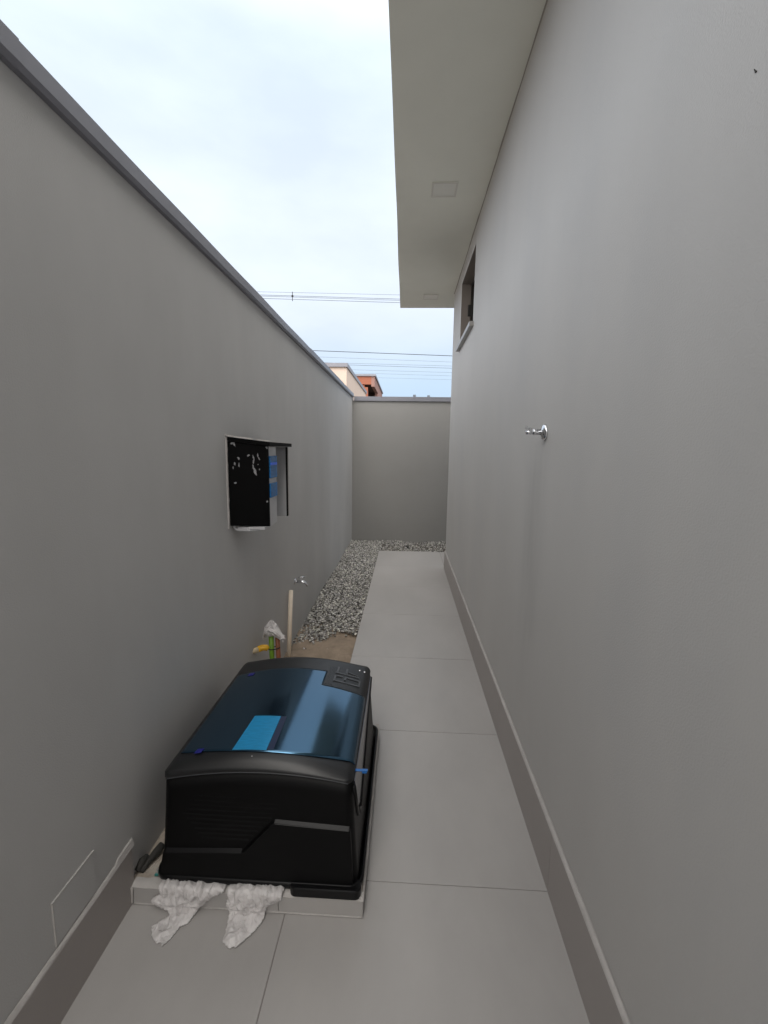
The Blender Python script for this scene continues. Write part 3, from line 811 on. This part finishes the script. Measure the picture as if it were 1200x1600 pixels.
def plastic(name, poly, seed, label, amp=.011):
    bm = bmesh.new(); st = .0032
    x0 = min(p[0] for p in poly); x1 = max(p[0] for p in poly); s0 = min(p[1] for p in poly); s1 = max(p[1] for p in poly)
    V = {}
    nx = int((x1-x0)/st)+2; ns = int((s1-s0)/st)+2
    cells = [(i, j) for i in range(nx) for j in range(ns) if inside((x0+(i+.5)*st, s0+(j+.5)*st), poly)]
    def height(x, s):
        e_ = min(1, dist_edge((x, s), poly)/.016)
        v_ = Vector((x, s, seed))
        wv = Vector((noise.noise(v_*14), noise.noise(v_*14+Vector((9, 0, 0))), 0))*.03
        dv = noise.voronoi(Vector(((x+wv.x)*34, (s+wv.y)*17, seed)))[0]; fold = min(1, (dv[1]-dv[0])*1.5)          # sharp creases running down
        dv = noise.voronoi(Vector(((x-wv.y)*75, (s+wv.x)*48, seed+4)))[0]; fold2 = min(1, (dv[1]-dv[0])*1.5)
        return e_**.5*(amp*(.30+.7*noise.noise(v_*16)) + .015*(.45-fold)*e_ + .0065*(.45-fold2)*e_) + .002
    def vert(i, j, up):
        k = (i, j, up)
        if k in V: return V[k]
        x = x0+i*st + .0015*noise.noise(Vector((i*.7, j*.7, seed))); s = s0+j*st + .0015*noise.noise(Vector((i*.7, j*.7, seed+7)))
        s += 0
        y, z, rg = drape(s); h = max(.0015, height(x, s)) if up else 0.0
        # blended outward normal
        a = 0 if s < -.01 else (math.pi/2*min(1, (s+.01)/.025) if s < .045 else math.pi/2*(1-min(1, (s-.045)/.03)))
        nrm = Vector((0, -math.sin(a), math.cos(a)))
        lift = .007*math.exp(-((s-.0)/.02)**2) if up else 0
        fillet = .006*math.exp(-((s-.07)/.022)**2)
        p = Vector((x, y, z)) + nrm*(h+lift) + Vector((0, -.6, .8))*fillet*(1 if up else .5)
        if z > 0: pass
        V[k] = bm.verts.new(p); return V[k]
    cs = set(cells)
    for (i, j) in cells:
        bm.faces.new((vert(i, j, 1), vert(i+1, j, 1), vert(i+1, j+1, 1), vert(i, j+1, 1)))
        bm.faces.new((vert(i, j+1, 0), vert(i+1, j+1, 0), vert(i+1, j, 0), vert(i, j, 0)))
        for (di, dj, a, b) in ((-1, 0, (i, j+1), (i, j)), (1, 0, (i+1, j), (i+1, j+1)), (0, -1, (i, j), (i+1, j)), (0, 1, (i+1, j+1), (i, j+1))):
            if (i+di, j+dj) not in cs:
                bm.faces.new((vert(*a, 1), vert(*b, 1), vert(*b, 0), vert(*a, 0)))
    o_ = obj(name, bm, MT['plastic'], smooth=True)
    # origin to the spot where it lies
    c0 = Vector(((x0+x1)/2, 1.18, 0)); o_.data.transform(Matrix.Translation(-c0)); o_.location = c0
    tag(o_, label, 'plastic sheet', 'crumpled white plastic under the machine')
    return o_
p1 = [(-.772, -.03), (-.556, -.03), (-.555, .002), (-.585, .014), (-.612, .036), (-.640, .068), (-.655, .112), (-.675, .122), (-.684, .150), (-.690, .162), (-.702, .180), (-.712, .166), (-.722, .172), (-.750, .150), (-.762, .128), (-.745, .108), (-.722, .092), (-.735, .078), (-.775, .068), (-.795, .052), (-.792, .038), (-.766, .022)]
p2 = [(-.540, -.03), (-.362, -.03), (-.366, .014), (-.392, .030), (-.414, .040), (-.420, .062), (-.422, .090), (-.436, .118), (-.460, .148), (-.480, .168), (-.500, .172), (-.524, .156), (-.528, .120), (-.536, .072), (-.548, .045), (-.540, .01)]
plastic('plastic_sheet', p1, 1.0, 'crumpled white plastic with a side lobe, spilling over the left end of the plinth')
plastic('plastic_sheet', p2, 5.0, 'tongue of crumpled white plastic hanging over the middle of the plinth', .013)

# black rag / cable stub and scraps in the corner left of the housing
bm = bmesh.new()
tube(bm, [(-.873, 1.262, .078), (-.868, 1.285, .092), (-.864, 1.305, .088)], [.010, .013, .011], 9)
tube(bm, [(-.858, 1.262, .076), (-.852, 1.295, .084), (-.842, 1.33, .086), (-.836, 1.352, .090)], [.007, .010, .0145, .013], 9)
tag(obj('rubber_hose', bm, MT['mark'], smooth=True), 'short dark rubber hose ends on the plinth beside the wall', 'hose')
bm = bmesh.new(); prism(bm, [(-.800, 1.262, .076), (-.788, 1.268, .078), (-.783, 1.290, .080), (-.795, 1.283, .079)], (0, 0, .006)); prism(bm, [(-.806, 1.25, .074), (-.795, 1.252, .075), (-.800, 1.268, .078)], (0, 0, .008))
tag(obj('scrap', bm, MT['teal']), 'tiny teal scrap at the front left corner of the machine', 'scrap')

# ------------------------------------------------------------------ pipes behind the housing
def pipe(name, pts, rad, m, label, cat, seg=16, parent=None):
    bm = bmesh.new(); tube(bm, pts, rad, seg); o_ = obj(name, bm, m, parent, smooth=True)
    if not parent:
        c0 = Vector(pts[0]); o_.data.transform(Matrix.Translation(-c0)); o_.location = c0
        tag(o_, label, cat)
    return o_
pipe('green_conduit', [(-.772, 2.47, -.06), (-.775, 2.48, .12), (-.784, 2.50, .25), (-.786, 2.50, .385)], .0150, MT['green'], 'upright green conduit strapped to the brown pipe, capped with plastic', 'conduit')
pipe('brown_pipe', [(-.735, 2.50, -.06), (-.740, 2.50, .15), (-.750, 2.505, .385)], .0135, MT['brown'], 'upright terracotta brown pipe beside the green conduit', 'pipe')
bm = bmesh.new(); ps = []
for k in range(25):
    a = 2*math.pi*k/24; ps.append((-.7685 + .0345*math.cos(a), 2.500 + .0185*math.sin(a), .292 + .006*math.cos(a)))
tube(bm, ps, .0032, 6, cap=False); tag(obj('cable_tie', bm, MT['mark'], smooth=True), 'black cable tie round the green and brown pipes', 'cable tie')
r = empty('yellow_conduit', (XL, 2.49, .298)); tag(r, 'short yellow conduit end with a beige sleeve sticking out of the wall', 'conduit')
pipe('sleeve', [(XL-.02, 2.45, .286), (-.868, 2.462, .292), (-.850, 2.478, .296)], .0165, MT['beige'], None, None, parent=r)
bm = bmesh.new(); tube(bm, [(-.858, 2.471, .295), (-.835, 2.487, .299), (-.815, 2.492, .297), (-.803, 2.492, .288)], [.0185, .0185, .0185, .017], 16); obj('conduit', bm, MT['yellow'], r, smooth=True)
childify(r)
# crumpled plastic cap on the pipes
bm = bmesh.new(); bmesh.ops.create_icosphere(bm, subdivisions=5, radius=1)
for v_ in bm.verts:
    p = v_.co.copy(); n_ = abs(noise.noise(p*2.6+Vector((3, 0, 0))))*.55 + abs(noise.noise(p*6))*.25
    f = 1.0 - n_ + .1
    dv = noise.voronoi(Vector((p.x*2.6, p.y*2.6, p.z*1.6)))[0]; f += .30*(.45-min(1, (dv[1]-dv[0])*1.6))
    v_.co = Vector((-.782 + p.x*.046*f*(1-.65*max(0, p.z)), 2.497 + p.y*.038*f*(1-.5*max(0, p.z)), .412 + p.z*(.056 if p.z > 0 else .036)*f))
    if p.x > .35 and p.z < .3: v_.co += Vector((.034, .0, -.052))*min(1, (p.x-.35)/.45)
    if p.x < -.72 and p.z < .1: v_.co += Vector((-.006, .0, -.050))*min(1, (-.72-p.x)/.2)
o_ = obj('plastic_wrap', bm, MT['plastic'], smooth=True); tag(o_, 'white crumpled plastic wrapped over the tops of the green and brown pipes', 'plastic wrap')
o_.data.transform(Matrix.Translation(-Vector((-.778, 2.497, .4)))); o_.location = (-.778, 2.497, .4)
# cream pvc pipe
bm = bmesh.new(); tube(bm, [(-.838, 3.075, -.10), (-.846, 3.15, .15), (-.852, 3.225, .412)], .0165, 18); tube(bm, [(-.852, 3.225, .412), (-.852, 3.226, .395)], [.0135, .0135], 18)
o_ = obj('pvc_pipe', bm, MT['pvc'], smooth=False); tag(o_, 'cream PVC pipe leaning up the side wall below the tap', 'pipe')
for p_ in o_.data.polygons: p_.use_smooth = len(p_.vertices) == 4

# ------------------------------------------------------------------ houses beyond
r = empty('cream_building', (-1.6, 12, 0)); tag(r, 'cream rendered building with grey capped parapet beyond the side wall', 'building')
obj('wall', B((-6.5, -1.595, 12, 17.8, -.1, 3.60)), MT['cream'], r)
obj('coping', B((-6.56, -1.565, 11.95, 17.85, 3.60, 3.70)), MT['coping'], r)
childify(r)
r = empty('terracotta_house', (-1.7, 22, 0)); tag(r, 'terracotta house with an open porch seen beyond the cream building', 'house')
obj('fascia', B((-8, -1.72, 22, 22.18, 4.55, 4.93)), MT['terra'], r)
obj('side_wall', B((-1.72, -1.56, 22.0, 29, 4.45, 4.93), (-1.72, -1.56, 24.6, 29, 0, 4.45)), MT['mauve'], r)
obj('roof', B((-8.06, -1.50, 21.94, 29, 4.93, 5.02)), MT['coping'], r)
obj('column', B((-2.11, -1.89, 22.02, 22.3, 0, 4.42), (-2.15, -2.05, 22.0, 22.3, 4.25, 4.5)), MT['terra'], r)
obj('porch_wall', B((-8, -1.73, 25, 29, 0, 4.6)), MT['darkroom'], r)
obj('ceiling', B((-8, -1.73, 22.18, 25, 4.5, 4.55)), MT['darkroom'], r)
childify(r)
for nm_, x_, z_ in (('left', .52, 5.02), ('right', 1.45, 4.99)):
    bm = bmesh.new(); tube(bm, [(x_, 30, 0), (x_, 30, z_-.05)], .05, 8); tube(bm, [(x_, 30, z_-.12), (x_, 30, z_)], [.10, .09], 8)
    tag(obj('roof_vent_pipe', bm, MT['cable_grey']), 'tiny distant vent pipe over the back wall, the %s of the two' % nm_, 'pipe', 'distant pipe tops over the back wall')

# ------------------------------------------------------------------ overhead cables
def cable(y, xa, za, xb, zb, rad, m, label, group):
    sl = (zb-za)/(xb-xa); bm = bmesh.new(); pts = []
    for k in range(41):
        x = -45 + 90*k/40; pts.append((x, y, za + sl*(x-xa) + .00035*((x-2)**2 - (xa-2)**2)*.0))
    tube(bm, pts, rad, 6); o_ = obj('overhead_cable', bm, m, smooth=True); tag(o_, label, 'cable', group); return o_
for nm_, za, zb, r_ in zip(('topmost and thinnest', 'second from the top', 'third from the top', 'lowest'), *zip(*((11.43, 11.23, .009), (11.24, 10.98, .014), (11.17, 10.90, .012), (11.03, 10.76, .014)))):
    cable(30, -9.57, za, -.55, zb, r_, MT['cable_grey'], nm_ + ' of the four cables joined by the spacer', 'upper bundle of overhead cables')
bm = bmesh.new(); tube(bm, [(-7.52, 30, 10.86), (-7.52, 30, 11.43)], .022, 8); box(bm, -7.58, -7.46, 29.97, 30.03, 11.12, 11.22)
tag(obj('cable_spacer', bm, MT['cable']), 'small dark upright spacer clamped on the upper cable bundle', 'cable spacer')
cable(30, -5.95, 7.776, 2.83, 7.497, .019, MT['cable'], 'dark overhead cable, the thickest crossing low behind the house corner', 'lower overhead cables')
for nm_, za, zb, r_ in zip(('first', 'second', 'third', 'fourth', 'fifth', 'lowest'), *zip(*((7.58, 7.30, .008), (7.22, 7.04, .009), (7.12, 6.90, .013), (6.80, 6.62, .008), (6.60, 6.40, .007), (6.32, 6.15, .006)))):
    cable(31, -5.95, za, 2.9, zb, r_, MT['cable_grey'], nm_ + ' of the six faint cables below the dark one over the back wall', 'faint lower overhead cables')
